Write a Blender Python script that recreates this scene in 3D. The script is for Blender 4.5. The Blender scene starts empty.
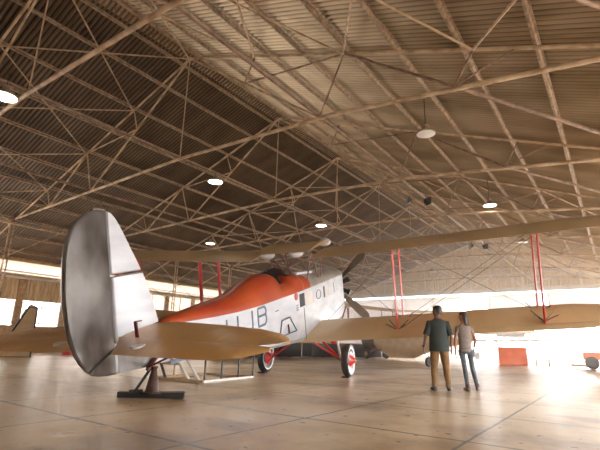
import bpy, math, random
from mathutils import Vector, Matrix
random.seed(7)
PI = math.pi
SC = bpy.context.scene
COL = SC.collection

# ------------------------------------------------------------------ materials
def mat(name, c1, c2=None, rough=.6, metal=0, nscale=4, bump=0, bscale=30, rough2=None, detail=4, coat=0, trans=0, stretch=None, lo=.35, hi=.65):
    m = bpy.data.materials.new(name); m.use_nodes = True
    nt = m.node_tree; b = nt.nodes['Principled BSDF']
    b.inputs['Roughness'].default_value = rough; b.inputs['Metallic'].default_value = metal
    if coat: b.inputs['Coat Weight'].default_value = coat; b.inputs['Coat Roughness'].default_value = .25
    tc = nt.nodes.new('ShaderNodeTexCoord'); src = tc.outputs['Object']
    if stretch:
        mp = nt.nodes.new('ShaderNodeMapping'); mp.inputs['Scale'].default_value = stretch
        nt.links.new(src, mp.inputs[0]); src = mp.outputs[0]
    if c2:
        n = nt.nodes.new('ShaderNodeTexNoise'); n.inputs['Scale'].default_value = nscale; n.inputs['Detail'].default_value = detail
        nt.links.new(src, n.inputs['Vector'])
        r = nt.nodes.new('ShaderNodeValToRGB'); r.color_ramp.elements[0].position = lo; r.color_ramp.elements[1].position = hi
        r.color_ramp.elements[0].color = (*c1, 1); r.color_ramp.elements[1].color = (*c2, 1)
        nt.links.new(n.outputs['Fac'], r.inputs[0]); nt.links.new(r.outputs[0], b.inputs['Base Color'])
        if rough2 is not None:
            mr = nt.nodes.new('ShaderNodeMapRange'); mr.inputs['From Min'].default_value = .35; mr.inputs['From Max'].default_value = .65
            mr.inputs['To Min'].default_value = rough; mr.inputs['To Max'].default_value = rough2
            nt.links.new(n.outputs['Fac'], mr.inputs[0]); nt.links.new(mr.outputs[0], b.inputs['Roughness'])
    else:
        b.inputs['Base Color'].default_value = (*c1, 1)
    if bump:
        n2 = nt.nodes.new('ShaderNodeTexNoise'); n2.inputs['Scale'].default_value = bscale
        nt.links.new(src, n2.inputs['Vector'])
        bp_ = nt.nodes.new('ShaderNodeBump'); bp_.inputs['Strength'].default_value = bump; bp_.inputs['Distance'].default_value = .02
        nt.links.new(n2.outputs['Fac'], bp_.inputs['Height']); nt.links.new(bp_.outputs[0], b.inputs['Normal'])
    if trans:
        b.inputs['Transmission Weight'].default_value = trans
    return m

def emit(name, c, s):
    m = bpy.data.materials.new(name); m.use_nodes = True
    b = m.node_tree.nodes['Principled BSDF']; b.inputs['Base Color'].default_value = (*c, 1)
    b.inputs['Emission Color'].default_value = (*c, 1); b.inputs['Emission Strength'].default_value = s
    return m

def pane_mat(name, c, tr):
    m = bpy.data.materials.new(name); m.use_nodes = True; nt = m.node_tree
    b = nt.nodes['Principled BSDF']; b.inputs['Base Color'].default_value = (*c, 1); b.inputs['Roughness'].default_value = .5
    t = nt.nodes.new('ShaderNodeBsdfTranslucent'); t.inputs[0].default_value = (*c, 1)
    n = nt.nodes.new('ShaderNodeTexNoise'); n.inputs['Scale'].default_value = 1.3
    tc = nt.nodes.new('ShaderNodeTexCoord'); nt.links.new(tc.outputs['Object'], n.inputs['Vector'])
    mx = nt.nodes.new('ShaderNodeMixShader'); mx.inputs[0].default_value = tr
    nt.links.new(b.outputs[0], mx.inputs[1]); nt.links.new(t.outputs[0], mx.inputs[2])
    nt.links.new(mx.outputs[0], nt.nodes['Material Output'].inputs[0])
    return m

M = {}
M['steel'] = mat('aged_cream_steel', (.36, .235, .13), (.68, .52, .36), .45, .1, 2.5)
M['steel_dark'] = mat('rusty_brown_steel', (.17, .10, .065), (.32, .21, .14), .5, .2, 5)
M['purlin'] = mat('purlin_steel', (.26, .18, .11), (.50, .37, .26), .45, .3, 9)
M['roof'] = mat('corrugated_iron_shaded', (.12, .075, .045), (.21, .145, .09), .5, .35, 1.2, rough2=.62, stretch=(1, .25, 1))  # same iron as the right slope, its shade put into the colour
M['roof_lit'] = mat('corrugated_iron_lit', (.34, .26, .165), (.54, .43, .30), .36, .75, 1.0, rough2=.5, stretch=(1, .25, 1))  # lit copy of the iron, light on the right slope put into the colour
M['sheet'] = mat('wall_sheet_tan', (.55, .40, .22), (.80, .63, .42), .55, .1, 2.2, stretch=(3, 3, .5))
M['white_paint'] = mat('white_painted_steel', (.66, .62, .58), (.78, .75, .72), .5, 0, 3)
M['panel'] = pane_mat('door_fibreglass_panel', (.62, .60, .61), .28)
M['pane'] = pane_mat('whitewashed_window_pane', (.9, .87, .84), .8)
M['clear'] = pane_mat('frosted_clerestory_sheet', (.76, .70, .62), .65)
M['pane2'] = pane_mat('dusty_window_pane', (.70, .63, .54), .65)
M['fabric'] = mat('doped_linen_tan', (.60, .33, .11), (.68, .40, .155), .36, 0, 1.3, coat=.4)
def add_ribs(m):
    nt = m.node_tree; tc = nt.nodes.new('ShaderNodeTexCoord'); wv = nt.nodes.new('ShaderNodeTexWave')
    wv.bands_direction = 'Y'; wv.inputs['Scale'].default_value = 1.05; wv.inputs['Distortion'].default_value = 0
    nt.links.new(tc.outputs['Object'], wv.inputs[0]); b = nt.nodes.new('ShaderNodeBump'); b.inputs['Strength'].default_value = .22; b.inputs['Distance'].default_value = .015
    pw = nt.nodes.new('ShaderNodeMath'); pw.operation = 'POWER'; pw.inputs[1].default_value = 6; nt.links.new(wv.outputs['Fac'], pw.inputs[0])
    nt.links.new(pw.outputs[0], b.inputs['Height']); nt.links.new(b.outputs[0], nt.nodes['Principled BSDF'].inputs['Normal'])
add_ribs(M['fabric'])
M['wingcloth'] = mat('doped_linen_wing', (.58, .41, .21), (.66, .49, .28), .4, 0, 1.1, coat=.3)
add_ribs(M['wingcloth'])
M['fabric2'] = mat('doped_linen_pale', (.52, .36, .19), (.62, .45, .26), .45, 0, 3)
M['silver'] = mat('silver_dope_streaked', (.09, .078, .066), (.24, .225, .22), .32, .55, 2.2, rough2=.5, stretch=(1.6, 1, .8), bump=.05, bscale=8, lo=.3, hi=.72)
M['silver_pale'] = mat('silver_dope_pale', (.58, .60, .64), (.70, .72, .76), .40, .15, 1.6, stretch=(.5, 1, 3))
M['white_hull'] = mat('white_dope', (.56, .60, .67), (.74, .77, .81), .38, 0, 1.6, coat=.2, stretch=(1, 1, 2))
M['red_deck'] = mat('red_orange_dope', (.36, .035, .012), (.52, .09, .025), .36, 0, .9, coat=.3)
M['rust'] = mat('rusty_dark_iron', (.045, .02, .012), (.10, .045, .025), .6, .2, 9)
M['black_cloth'] = mat('black_tarpaulin', (.004, .004, .004), (.009, .008, .008), .9, 0, 4)
M['red'] = mat('red_paint', (.50, .016, .012), (.60, .024, .018), .35, 0, 6, coat=.3)
M['cowl'] = mat('dull_cowl_metal', (.42, .39, .35), (.58, .55, .50), .35, .55, 3)
M['black'] = mat('black_rubber', (.012, .012, .013), (.03, .028, .026), .6, 0, 8)
M['dark'] = mat('dark_oily_metal', (.03, .028, .025), (.07, .06, .05), .45, .5, 12)
M['maroon'] = mat('maroon_strut_paint', (.10, .018, .015), (.17, .03, .025), .4, 0, 5)
M['ink'] = mat('blue_grey_ink', (.10, .14, .20), (.15, .20, .28), .5)
M['prop'] = mat('dark_varnished_wood', (.12, .09, .065), (.22, .17, .13), .3, 0, 5, coat=.5, stretch=(1, 6, 6))
M['wheel_white'] = mat('white_wheel_disc', (.72, .70, .70), (.8, .8, .8), .4)
M['darkgreen'] = mat('dark_green_canvas', (.018, .025, .02), (.035, .045, .038), .7, 0, 5)
M['wood'] = mat('bare_timber', (.38, .23, .11), (.55, .37, .2), .6, 0, 6)
M['orange'] = mat('orange_paint', (.80, .15, .05), (.9, .22, .09), .5, 0, 3)
M['skin'] = mat('skin_brown', (.20, .095, .055), (.26, .13, .08), .5)
M['skin2'] = mat('skin_warm', (.33, .16, .10), (.40, .20, .13), .5)
M['shirt'] = mat('charcoal_check_shirt', (.022, .030, .026), (.045, .055, .048), .8, 0, 60)
M['khaki'] = mat('khaki_cotton', (.19, .10, .035), (.26, .145, .06), .8, 0, 12)
M['hair'] = mat('black_hair', (.012, .010, .010), (.03, .022, .02), .45, 0, 40, stretch=(6, 6, 1))
M['hair2'] = mat('dark_brown_hair', (.03, .018, .014), (.06, .035, .025), .4, 0, 40, stretch=(6, 6, 1))
M['tee'] = mat('grey_tee_cotton', (.25, .20, .17), (.32, .26, .23), .85, 0, 20)
M['jeans'] = mat('faded_denim', (.08, .09, .11), (.14, .16, .18), .8, 0, 20)
M['leather'] = mat('brown_leather', (.09, .035, .02), (.14, .06, .035), .45)
M['shoe'] = mat('black_leather', (.01, .01, .01), (.02, .02, .02), .4)
M['lamp'] = emit('lamp_glow', (1, .92, .80), 9)
M['lamp_off'] = mat('pale_lamp_glass', (.75, .72, .66), None, .3)
M['enamel'] = mat('lamp_enamel', (.25, .18, .12), (.4, .3, .2), .4, .2, 8)
M['tarmac'] = mat('apron_concrete', (.55, .52, .48), (.68, .65, .60), .8, 0, .3)

def floor_material():
    m = bpy.data.materials.new('hangar_concrete'); m.use_nodes = True; nt = m.node_tree; N = nt.nodes; Lk = nt.links
    b = N['Principled BSDF']; b.inputs['Coat Weight'].default_value = .45; b.inputs['Coat Roughness'].default_value = .34
    geo = N.new('ShaderNodeNewGeometry'); sep = N.new('ShaderNodeSeparateXYZ'); Lk.new(geo.outputs['Position'], sep.inputs[0])
    def math_(op, a, bb=None, clamp=False):
        n = N.new('ShaderNodeMath'); n.operation = op; n.use_clamp = clamp
        for i, v in enumerate((a, bb)):
            if v is None: continue
            if isinstance(v, (int, float)): n.inputs[i].default_value = v
            else: Lk.new(v, n.inputs[i])
        return n.outputs[0]
    wob = N.new('ShaderNodeTexNoise'); wob.inputs['Scale'].default_value = 1.3; Lk.new(geo.outputs['Position'], wob.inputs[0])
    w = math_('MULTIPLY', math_('SUBTRACT', wob.outputs['Fac'], .5), .05)
    def joint(sock, off, pitch, wid):
        v = math_('ADD', sock, off); v = math_('ADD', v, w)
        v = math_('DIVIDE', v, pitch); f = math_('FRACT', math_('ADD', v, 1000))
        d = math_('ABSOLUTE', math_('SUBTRACT', f, .5)); d = math_('SUBTRACT', .5, d)
        return math_('LESS_THAN', d, wid / pitch)
    jx = joint(sep.outputs['X'], -3.0, 1.965, .024); jy = joint(sep.outputs['Y'], -1.42, 2.03, .018)
    j = math_('MAXIMUM', jx, jy)
    n1 = N.new('ShaderNodeTexNoise'); n1.inputs['Scale'].default_value = .42; n1.inputs['Detail'].default_value = 8; n1.inputs['Roughness'].default_value = .62
    Lk.new(geo.outputs['Position'], n1.inputs[0])
    r = N.new('ShaderNodeValToRGB'); e = r.color_ramp.elements
    e[0].position = .38; e[0].color = (.30, .18, .07, 1); e[1].position = .62; e[1].color = (.68, .56, .40, 1)
    x = e.new(.5); x.color = (.58, .42, .23, 1)
    Lk.new(n1.outputs['Fac'], r.inputs[0])
    n2 = N.new('ShaderNodeTexNoise'); n2.inputs['Scale'].default_value = 5; n2.inputs['Detail'].default_value = 6; Lk.new(geo.outputs['Position'], n2.inputs[0])
    r2 = N.new('ShaderNodeValToRGB'); r2.color_ramp.elements[0].position = .3; r2.color_ramp.elements[0].color = (.72, .68, .62, 1)
    r2.color_ramp.elements[1].position = .62; r2.color_ramp.elements[1].color = (1, 1, 1, 1); Lk.new(n2.outputs['Fac'], r2.inputs[0])
    mm = N.new('ShaderNodeMix'); mm.data_type = 'RGBA'; mm.blend_type = 'MULTIPLY'; mm.inputs[0].default_value = .7
    Lk.new(r.outputs[0], mm.inputs[6]); Lk.new(r2.outputs[0], mm.inputs[7])
    # rust-brown spills
    n3 = N.new('ShaderNodeTexNoise'); n3.inputs['Scale'].default_value = .9; n3.inputs['Detail'].default_value = 5
    mp = N.new('ShaderNodeMapping'); mp.inputs['Location'].default_value = (4.2, 1.3, 0); mp.inputs['Scale'].default_value = (1.3, .6, 1)
    Lk.new(geo.outputs['Position'], mp.inputs[0]); Lk.new(mp.outputs[0], n3.inputs[0])
    r3 = N.new('ShaderNodeValToRGB'); r3.color_ramp.elements[0].position = .60; r3.color_ramp.elements[0].color = (0, 0, 0, 1)
    r3.color_ramp.elements[1].position = .72; r3.color_ramp.elements[1].color = (.8, .8, .8, 1); Lk.new(n3.outputs['Fac'], r3.inputs[0])
    ms = N.new('ShaderNodeMix'); ms.data_type = 'RGBA'; Lk.new(r3.outputs[0], ms.inputs[0])
    Lk.new(mm.outputs[2], ms.inputs[6]); ms.inputs[7].default_value = (.19, .095, .035, 1)
    mj = N.new('ShaderNodeMix'); mj.data_type = 'RGBA'; Lk.new(j, mj.inputs[0]); Lk.new(ms.outputs[2], mj.inputs[6]); mj.inputs[7].default_value = (.035, .022, .014, 1)
    Lk.new(mj.outputs[2], b.inputs['Base Color'])
    mr = N.new('ShaderNodeMapRange'); mr.inputs['From Min'].default_value = .3; mr.inputs['From Max'].default_value = .7
    mr.inputs['To Min'].default_value = .26; mr.inputs['To Max'].default_value = .46
    Lk.new(n2.outputs['Fac'], mr.inputs[0]); Lk.new(mr.outputs[0], b.inputs['Roughness'])
    bu = N.new('ShaderNodeBump'); bu.inputs['Strength'].default_value = .25; bu.inputs['Distance'].default_value = .01
    h = math_('SUBTRACT', n2.outputs['Fac'], j); Lk.new(h, bu.inputs['Height']); Lk.new(bu.outputs[0], b.inputs['Normal'])
    return m
M['black_cloth'].node_tree.nodes['Principled BSDF'].inputs['Specular IOR Level'].default_value = 0
M['floor'] = floor_material()
def rib_shade(m, pitch, lo):
    # rib shading put into the colour, darker in the corrugation troughs
    nt = m.node_tree; b = nt.nodes['Principled BSDF']; src = b.inputs['Base Color'].links[0].from_socket
    tc = nt.nodes.new('ShaderNodeTexCoord'); sp = nt.nodes.new('ShaderNodeSeparateXYZ'); nt.links.new(tc.outputs['Object'], sp.inputs[0])
    a = nt.nodes.new('ShaderNodeMath'); a.operation = 'ADD'; a.inputs[1].default_value = 7.0; nt.links.new(sp.outputs['X'], a.inputs[0])
    k = nt.nodes.new('ShaderNodeMath'); k.operation = 'MULTIPLY'; k.inputs[1].default_value = 2 * PI / pitch; nt.links.new(a.outputs[0], k.inputs[0])
    c = nt.nodes.new('ShaderNodeMath'); c.operation = 'COSINE'; nt.links.new(k.outputs[0], c.inputs[0])
    r = nt.nodes.new('ShaderNodeMapRange'); r.inputs['From Min'].default_value = -.2; r.inputs['From Max'].default_value = .9
    r.inputs['To Min'].default_value = 1; r.inputs['To Max'].default_value = lo; nt.links.new(c.outputs[0], r.inputs[0])
    mx = nt.nodes.new('ShaderNodeMix'); mx.data_type = 'RGBA'; mx.blend_type = 'MULTIPLY'; mx.inputs[0].default_value = 1
    nt.links.new(src, mx.inputs[6]); nt.links.new(r.outputs[0], mx.inputs[7]); nt.links.new(mx.outputs[2], b.inputs['Base Color'])
rib_shade(M['roof'], .152, .25); rib_shade(M['roof_lit'], .152, .35)

# ------------------------------------------------------------------ mesh helpers
class MB:
    def __init__(s): s.v = []; s.f = []
    def add(s, vs, fs):
        o = len(s.v); s.v += [tuple(v) for v in vs]; s.f += [tuple(i + o for i in f) for f in fs]; return s
    def tube(s, p, q, r, r2=None, n=8, cap=True):
        p = Vector(p); q = Vector(q); r2 = r if r2 is None else r2
        d = (q - p).normalized(); a = d.orthogonal().normalized(); b = d.cross(a)
        vs = []
        for c, rr in ((p, r), (q, r2)):
            for i in range(n):
                t = 2 * PI * i / n; vs.append(c + (a * math.cos(t) + b * math.sin(t)) * rr)
        fs = [(i, (i + 1) % n, n + (i + 1) % n, n + i) for i in range(n)]
        if cap: fs += [tuple(range(n - 1, -1, -1)), tuple(range(n, 2 * n))]
        return s.add(vs, fs)
    def path(s, pts, r, n=8):
        for a, b in zip(pts, pts[1:]): s.tube(a, b, r, n=n)
        return s
    def bar(s, p, q, w, h, up=(0, 0, 1)):      # rectangular / flat section between two points
        p = Vector(p); q = Vector(q); d = (q - p).normalized(); u = Vector(up)
        a = d.cross(u).normalized(); b = a.cross(d).normalized()
        vs = [c + a * x * w / 2 + b * y * h / 2 for c in (p, q) for x, y in ((-1, -1), (1, -1), (1, 1), (-1, 1))]
        return s.add(vs, [(3, 2, 1, 0), (4, 5, 6, 7), (0, 1, 5, 4), (1, 2, 6, 5), (2, 3, 7, 6), (3, 0, 4, 7)])
    def foil(s, p, q, chord, thick, fwd=(1, 0, 0), n=12):   # streamlined strut
        p = Vector(p); q = Vector(q); d = (q - p).normalized(); f = Vector(fwd); f = (f - d * f.dot(d)).normalized(); g = d.cross(f)
        vs = []
        for c in (p, q):
            for i in range(n):
                t = 2 * PI * i / n; vs.append(c + f * math.cos(t) * chord / 2 + g * math.sin(t) * thick / 2)
        return s.add(vs, [(i, (i + 1) % n, n + (i + 1) % n, n + i) for i in range(n)] + [tuple(range(n - 1, -1, -1)), tuple(range(n, 2 * n))])
    def box(s, c, d, rz=0):
        cx, cy, cz = c; vs = []
        for z in (-1, 1):
            for x, y in ((-1, -1), (1, -1), (1, 1), (-1, 1)):
                X = x * d[0] / 2; Y = y * d[1] / 2
                vs.append((cx + X * math.cos(rz) - Y * math.sin(rz), cy + X * math.sin(rz) + Y * math.cos(rz), cz + z * d[2] / 2))
        return s.add(vs, [(3, 2, 1, 0), (4, 5, 6, 7), (0, 1, 5, 4), (1, 2, 6, 5), (2, 3, 7, 6), (3, 0, 4, 7)])
    def loft(s, rings, closed=True, caps=True):
        n = len(rings[0]); vs = [v for r in rings for v in r]; fs = []
        m = n if closed else n - 1
        for k in range(len(rings) - 1):
            for i in range(m):
                j = (i + 1) % n; fs.append((k * n + i, k * n + j, (k + 1) * n + j, (k + 1) * n + i))
        if caps and closed:
            fs.append(tuple(range(n - 1, -1, -1))); fs.append(tuple(range((len(rings) - 1) * n, len(rings) * n)))
        return s.add(vs, fs)
    def ell(s, c, r, n=14, m=8, rot=None):
        vs = []; R = rot or Matrix.Identity(3)
        for k in range(m + 1):
            ph = PI * k / m
            for i in range(n):
                t = 2 * PI * i / n
                v = R @ Vector((r[0] * math.cos(ph), r[1] * math.sin(ph) * math.cos(t), r[2] * math.sin(ph) * math.sin(t)))
                vs.append(Vector(c) + v)
        return s.add(vs, [(k * n + i, k * n + (i + 1) % n, (k + 1) * n + (i + 1) % n, (k + 1) * n + i) for k in range(m) for i in range(n)])
    def lathe(s, c, axis, prof, n=28):          # prof: (distance along axis, radius)
        c = Vector(c); d = Vector(axis).normalized(); a = d.orthogonal().normalized(); b = d.cross(a)
        rings = [[c + d * h + (a * math.cos(2 * PI * i / n) + b * math.sin(2 * PI * i / n)) * max(r, 1e-4) for i in range(n)] for h, r in prof]
        return s.loft(rings)
    def prism(s, poly, axis, a0, a1):           # polygon (2D) extruded along a world axis
        def P(u, v, w): return {'x': (w, u, v), 'y': (u, w, v), 'z': (u, v, w)}[axis]
        n = len(poly); vs = [P(u, v, a0) for u, v in poly] + [P(u, v, a1) for u, v in poly]
        return s.add(vs, [tuple(range(n - 1, -1, -1)), tuple(range(n, 2 * n))] + [(i, (i + 1) % n, n + (i + 1) % n, n + i) for i in range(n)])
    def build(s, name, m, parent=None, smooth=False, label=None):
        me = bpy.data.meshes.new(name); me.from_pydata(s.v, [], s.f); me.update()
        import bmesh
        bm = bmesh.new(); bm.from_mesh(me); bmesh.ops.remove_doubles(bm, verts=bm.verts, dist=1e-5)
        bmesh.ops.recalc_face_normals(bm, faces=bm.faces); bm.to_mesh(me); bm.free()
        me.materials.append(m if not isinstance(m, str) else M[m])
        if smooth:
            me.polygons.foreach_set('use_smooth', [True] * len(me.polygons))
            try: me.set_sharp_from_angle(angle=math.radians(smooth if smooth is not True else 40))
            except Exception: pass
        o = bpy.data.objects.new(name, me); COL.objects.link(o)
        if parent: o.parent = parent
        if label: o['label'] = label
        return o

def thing(name, label, cat, loc=(0, 0, 0), rz=0, group=None, rot=None):
    o = bpy.data.objects.new(name, None); COL.objects.link(o); o.empty_display_size = .2
    o.location = loc
    if rot is not None: o.rotation_euler = rot
    else: o.rotation_euler = (0, 0, rz)
    return tag(o, label, cat, group)
def tag(o, label, cat, group=None, kind=None):
    o['label'] = label; o['category'] = cat
    if group: o['group'] = group
    if kind: o['kind'] = kind
    return o
def struct(name, mb, m, label, cat, smooth=False):
    return tag(mb.build(name, m, smooth=smooth), label, cat, None, 'structure')

ORD = ['first', 'second', 'third', 'fourth', 'fifth', 'sixth', 'seventh', 'eighth', 'ninth', 'tenth', 'eleventh', 'twelfth']
# world: X runs down the hangar away from the camera, Y to the left, Z up; camera over the origin
HC = .95
RL, RZ, SL = 11.2, 10.82, .335          # ridge y, ridge height, roof slope
YL, YR = 28.0, -5.6                     # side walls
D0, SP, NT = 3.30, 5.14, 8
TX = [3.70] + [D0 + SP * k for k in range(1, NT)]              # first truss, spacing, number of trusses
XF, XB = 44.4, -7.0
SLR = .386                              # the right slope is a little steeper
def sl(s): return SL if s > 0 else SLR
def roofz(y): return RZ - sl(y - RL) * abs(y - RL)

# ------------------------------------------------------------------ camera
F_, PT, RO, YA = 430.5, .265378, .024441, .628607
f = Vector((math.cos(YA) * math.cos(PT), math.sin(YA) * math.cos(PT), math.sin(PT)))
r = Vector((math.sin(YA), -math.cos(YA), 0)); u = r.cross(f)
r2 = r * math.cos(RO) + u * math.sin(RO); u2 = u * math.cos(RO) - r * math.sin(RO)
cam = bpy.data.cameras.new('camera'); co = bpy.data.objects.new('camera', cam); COL.objects.link(co)
co.matrix_world = Matrix(((r2.x, u2.x, -f.x, 0), (r2.y, u2.y, -f.y, 0), (r2.z, u2.z, -f.z, HC), (0, 0, 0, 1)))
cam.sensor_width = 36; cam.lens = F_ / 600 * 36; cam.clip_start = .05; cam.clip_end = 500
SC.camera = co

# ------------------------------------------------------------------ setting
struct('floor', MB().box(((XF + XB) / 2, (YL + YR) / 2, -.1), (XF - XB, YL - YR, .2)), 'floor', 'stained brown concrete hangar floor with square slab joints', 'floor')
def apron():
    # ground outside, all round the hangar
    mb = MB()
    for c, d in (((XF + 60, 11, -.13), (120, 260, .2)), ((18, YR - 50, -.13), (51.2 + .2, 100, .2)), ((18, YL + 45, -.13), (51.4, 90, .2)), ((XB - 20, 11, -.13), (40, 260, .2))):
        mb.box(c, d)
    return mb
struct('trim_1', apron(), 'tarmac', 'pale sunlit apron outside the hangar doors', 'ground')

def corrugated(side):
    pitch, amp, k = .152, .036, 8
    n = int((XF + .3 - XB) / pitch * k); ye = YL + .5 if side > 0 else YR - .5
    ys = [RL, (RL + ye) / 2, ye]; rings = []
    for i in range(n + 1):
        x = XB + i * pitch / k; w = amp * math.cos(2 * PI * i / k)
        rings.append([(x, y, roofz(y) + .10 + w) for y in ys])
    return MB().loft(rings, closed=False)
struct('ceiling_left', corrugated(1), 'roof', 'brown corrugated iron roof slope, darkened in colour for shade, on the left of the ridge', 'roof', True)
struct('ceiling_right', corrugated(-1), 'roof_lit', 'tan corrugated iron roof slope, coloured lighter as lit, on the right of the ridge', 'roof', True)
rc = MB(); rc.prism([(RL - .35, RZ - .02), (RL, RZ + .10), (RL + .35, RZ - .02), (RL + .35, RZ + .0), (RL, RZ + .13), (RL - .35, RZ + .0)], 'x', XB, XF)
struct('trim_2', rc, 'purlin', 'pale folded ridge capping running along the roof peak', 'trim')

# left wall: plinth, windows, ribbed sheets, rail, clerestory
xw = [XB + i * 2.57 for i in range(21)]
XO = 7.0                                # rear left wall opened, unseen, to light the right slope, between XB and XO
mb = MB(); mb.box(((XF + XO) / 2, YL, .75), (XF - XO, .15, 1.5))
mb.box(((XF + XB) / 2, YL, 5.25), (XF - XB, .15, .25)); mb.box(((XF + XB) / 2, YL, 4.28), (XF - XB, .22, .26))
for i, x in enumerate(xw):
    if x > XO: mb.box((x, YL, 2.9), (.35, .18, 3.0))
struct('wall_left', mb, 'wood', 'tan left side wall with low plinth and posts', 'wall')
def ribs(x0, x1, z0, z1, y, p=.19, a=.035):
    n = max(4, int((x1 - x0) / p * 6)); rings = []
    for i in range(n + 1):
        x = x0 + (x1 - x0) * i / n; w = a * math.cos(2 * PI * (x - x0) / p)
        rings.append([(x, y + w, z0), (x, y + w, z1)])
    return MB().loft(rings, closed=False)
struct('wall_left_upper', ribs(XO, 17, 2.9, 4.2, YL - .02), 'sheet', 'tan vertical ribbed sheeting above the left windows', 'wall')
mb = MB()
for i, x in enumerate([q_ for q_ in xw[:-1] if q_ > XO]):
    mb = MB(); z0, z1 = (1.6, 2.82) if x < 15.5 else (1.9, 4.15)
    if x < 15.5:
        mb.box((x + 1.28, YL + .02, (z0 + z1) / 2), (2.2, .02, z1 - z0))
        fr = MB()
    else:
        mb.box((x + 1.28, YL + .02, (z0 + z1) / 2), (2.2, .02, z1 - z0)); fr = MB()
    for q in range(3): fr.box((x + .18 + q * 1.1, YL - .02, (z0 + z1) / 2), (.06, .07, z1 - z0))
    for z in ([z0, z1] if x < 15.5 else [z0, (z0 + z1) / 2, z1]): fr.box((x + 1.28, YL - .02, z), (2.26, .07, .06))
    w = tag(fr.build('window_%d' % (i + 1), 'white_paint'), '%s window in the left wall, %s from its near end' % ('bright whitewashed' if x < 15.5 else 'tall dusty cream', (ORD + ['thirteenth', 'fourteenth', 'fifteenth', 'sixteenth'])[i]), 'window', None, 'structure')
    mb.build('pane', 'pane' if x < 15.5 else 'pane2', w)
mb = MB().box(((XF + XB) / 2, YL + .02, 4.77), (XF - XB, .02, .72))
struct('window_21', mb, 'clear', 'long glowing clerestory strip under the left eave', 'window')
mb = MB().tube((XB, YL - .35, 4.18), (XF, YL - .35, 4.18), .07).tube((XB, YL - .3, 4.5), (XF, YL - .3, 4.5), .04)
struct('trim_3', mb, 'white_paint', 'pair of white pipes running along the left wall', 'trim', True)

# right wall: open sliding doors between piers
mb = MB(); mb.box(((XF + XB) / 2, YR, 4.1), (XF - XB, .2, .5))
mb.box((XB + 4, YR, 2.0), (8, .2, 4)); mb.box((XF - 4, YR, 2.0), (8, .2, 4))
for x in (8.44, 18.72, 29.0): mb.box((x, YR, 2.0), (.3, .3, 4))
struct('wall_right', mb, 'sheet', 'right side wall with wide open door bays', 'wall')
# rear wall (behind the camera)
mb = MB(); mb.prism([(YR, 0), (YL, 0), (YL, roofz(YL)), (RL, RZ), (YR, roofz(YR))], 'x', XB - .2, XB)
struct('wall_back', mb, 'sheet', 'tan sheeted end wall behind the camera', 'wall')
# far wall: gable + header + door panels
def ribs_gable():
    p, a = .25, .03; n = int((YL - YR) / p * 4); rings = []
    for i in range(n + 1):
        y = YR + (YL - YR) * i / n; w = a * math.cos(2 * PI * i / 4)
        rings.append([(XF + w, y, 6.25), (XF + w, y, max(roofz(y) + .05, 6.27))])
    return MB().loft(rings, closed=False)
struct('wall_far', ribs_gable(), 'sheet', 'tan ribbed gable sheeting high on the far end wall', 'wall')
for gi, (y, hh) in enumerate(((RL, 4.4), (RL + 4.6, 2.9), (RL - 4.6, 2.9), (RL + 9.2, 1.4), (RL - 9.2, 1.4))):
    pass
mb = MB(); mb.box((XF - .1, (YL + YR) / 2, 6.1), (.3, YL - YR, .35)); mb.box((XF - .1, (YL + YR) / 2, 5.65), (.12, YL - YR, .18))
struct('trim_4', mb, 'white_paint', 'white door header beam across the far end wall', 'trim')
mb = MB()
for y in (RL, RL + 4.6, RL - 4.6, RL + 9.2, RL - 9.2): mb.tube((XF - .2, y, 6.2), (XF - .2, y, roofz(y) - .1), .07)
for z in (7.6, 9.0): 
    mb.tube((XF - .2, RL - (RZ - z) / SLR, z), (XF - .2, RL + (RZ - z) / SL, z), .05)
for s in (-1, 1):
    mb.tube((XF - .2, RL, 6.3), (XF - .2, RL + s * 4.4, 8.8), .05); mb.tube((XF - .2, RL + s * 4.6, 6.3), (XF - .2, RL + s * 1.2, 9.9), .05)
    mb.tube((XF - .2, RL + s * 4.6, 6.3), (XF - .2, RL + s * 8, 7.4), .05); mb.tube((XF - .25, RL, RZ - .1), (XF - .25, RL + s * 11.5, roofz(RL + s * 11.5) - .1), .09)
struct('trim_5', mb, 'white_paint', 'white steel framing on the face of the far gable', 'trim', True)
# sliding doors: leaves, left ones closed, right ones open
di = 0
OPEN_Y = 12.3
y = YL
while y > OPEN_Y + .1:
    y1 = max(y - 4.3, OPEN_Y); di += 1
    fr = MB()
    for yy in (y - .06, y1 + .06): fr.box((XF, yy, 2.8), (.14, .16, 5.6))
    for z in (.2, 3.0, 4.1, 5.5): fr.box((XF, (y + y1) / 2, z), (.12, y - y1, .14))
    d = tag(fr.build('door_%d' % di, 'white_paint'), 'white framed sliding door leaf, %s from the left corner of the far wall' % ORD[di - 1], 'door', None, 'structure')
    MB().box((XF + .03, (y + y1) / 2, 2.8), (.03, y - y1 - .1, 5.5)).build('door_panel', 'panel', d)
    y = y1
# upper glazed strip over the opening
fr = MB(); pn = MB(); yy = OPEN_Y
for k, (a, b) in enumerate(((9.75, 5.3), (4.7, .3), (-.3, YR))):
    di += 1; fr = MB(); fr.box((XF, a - .07, 4.25), (.14, .16, 3.0)); fr.box((XF, b + .07, 4.25), (.14, .16, 3.0))
    for z in (2.85, 5.5): fr.box((XF, (a + b) / 2, z), (.12, a - b, .14))
    d = tag(fr.build('door_%d' % di, 'white_paint'), 'raised pale door panel hanging over the bright opening, %s from the left' % ORD[k], 'door', None, 'structure')
    MB().box((XF + .03, (a + b) / 2, 4.2), (.03, a - b - .1, 2.7)).build('door_panel', 'panel', d)

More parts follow.
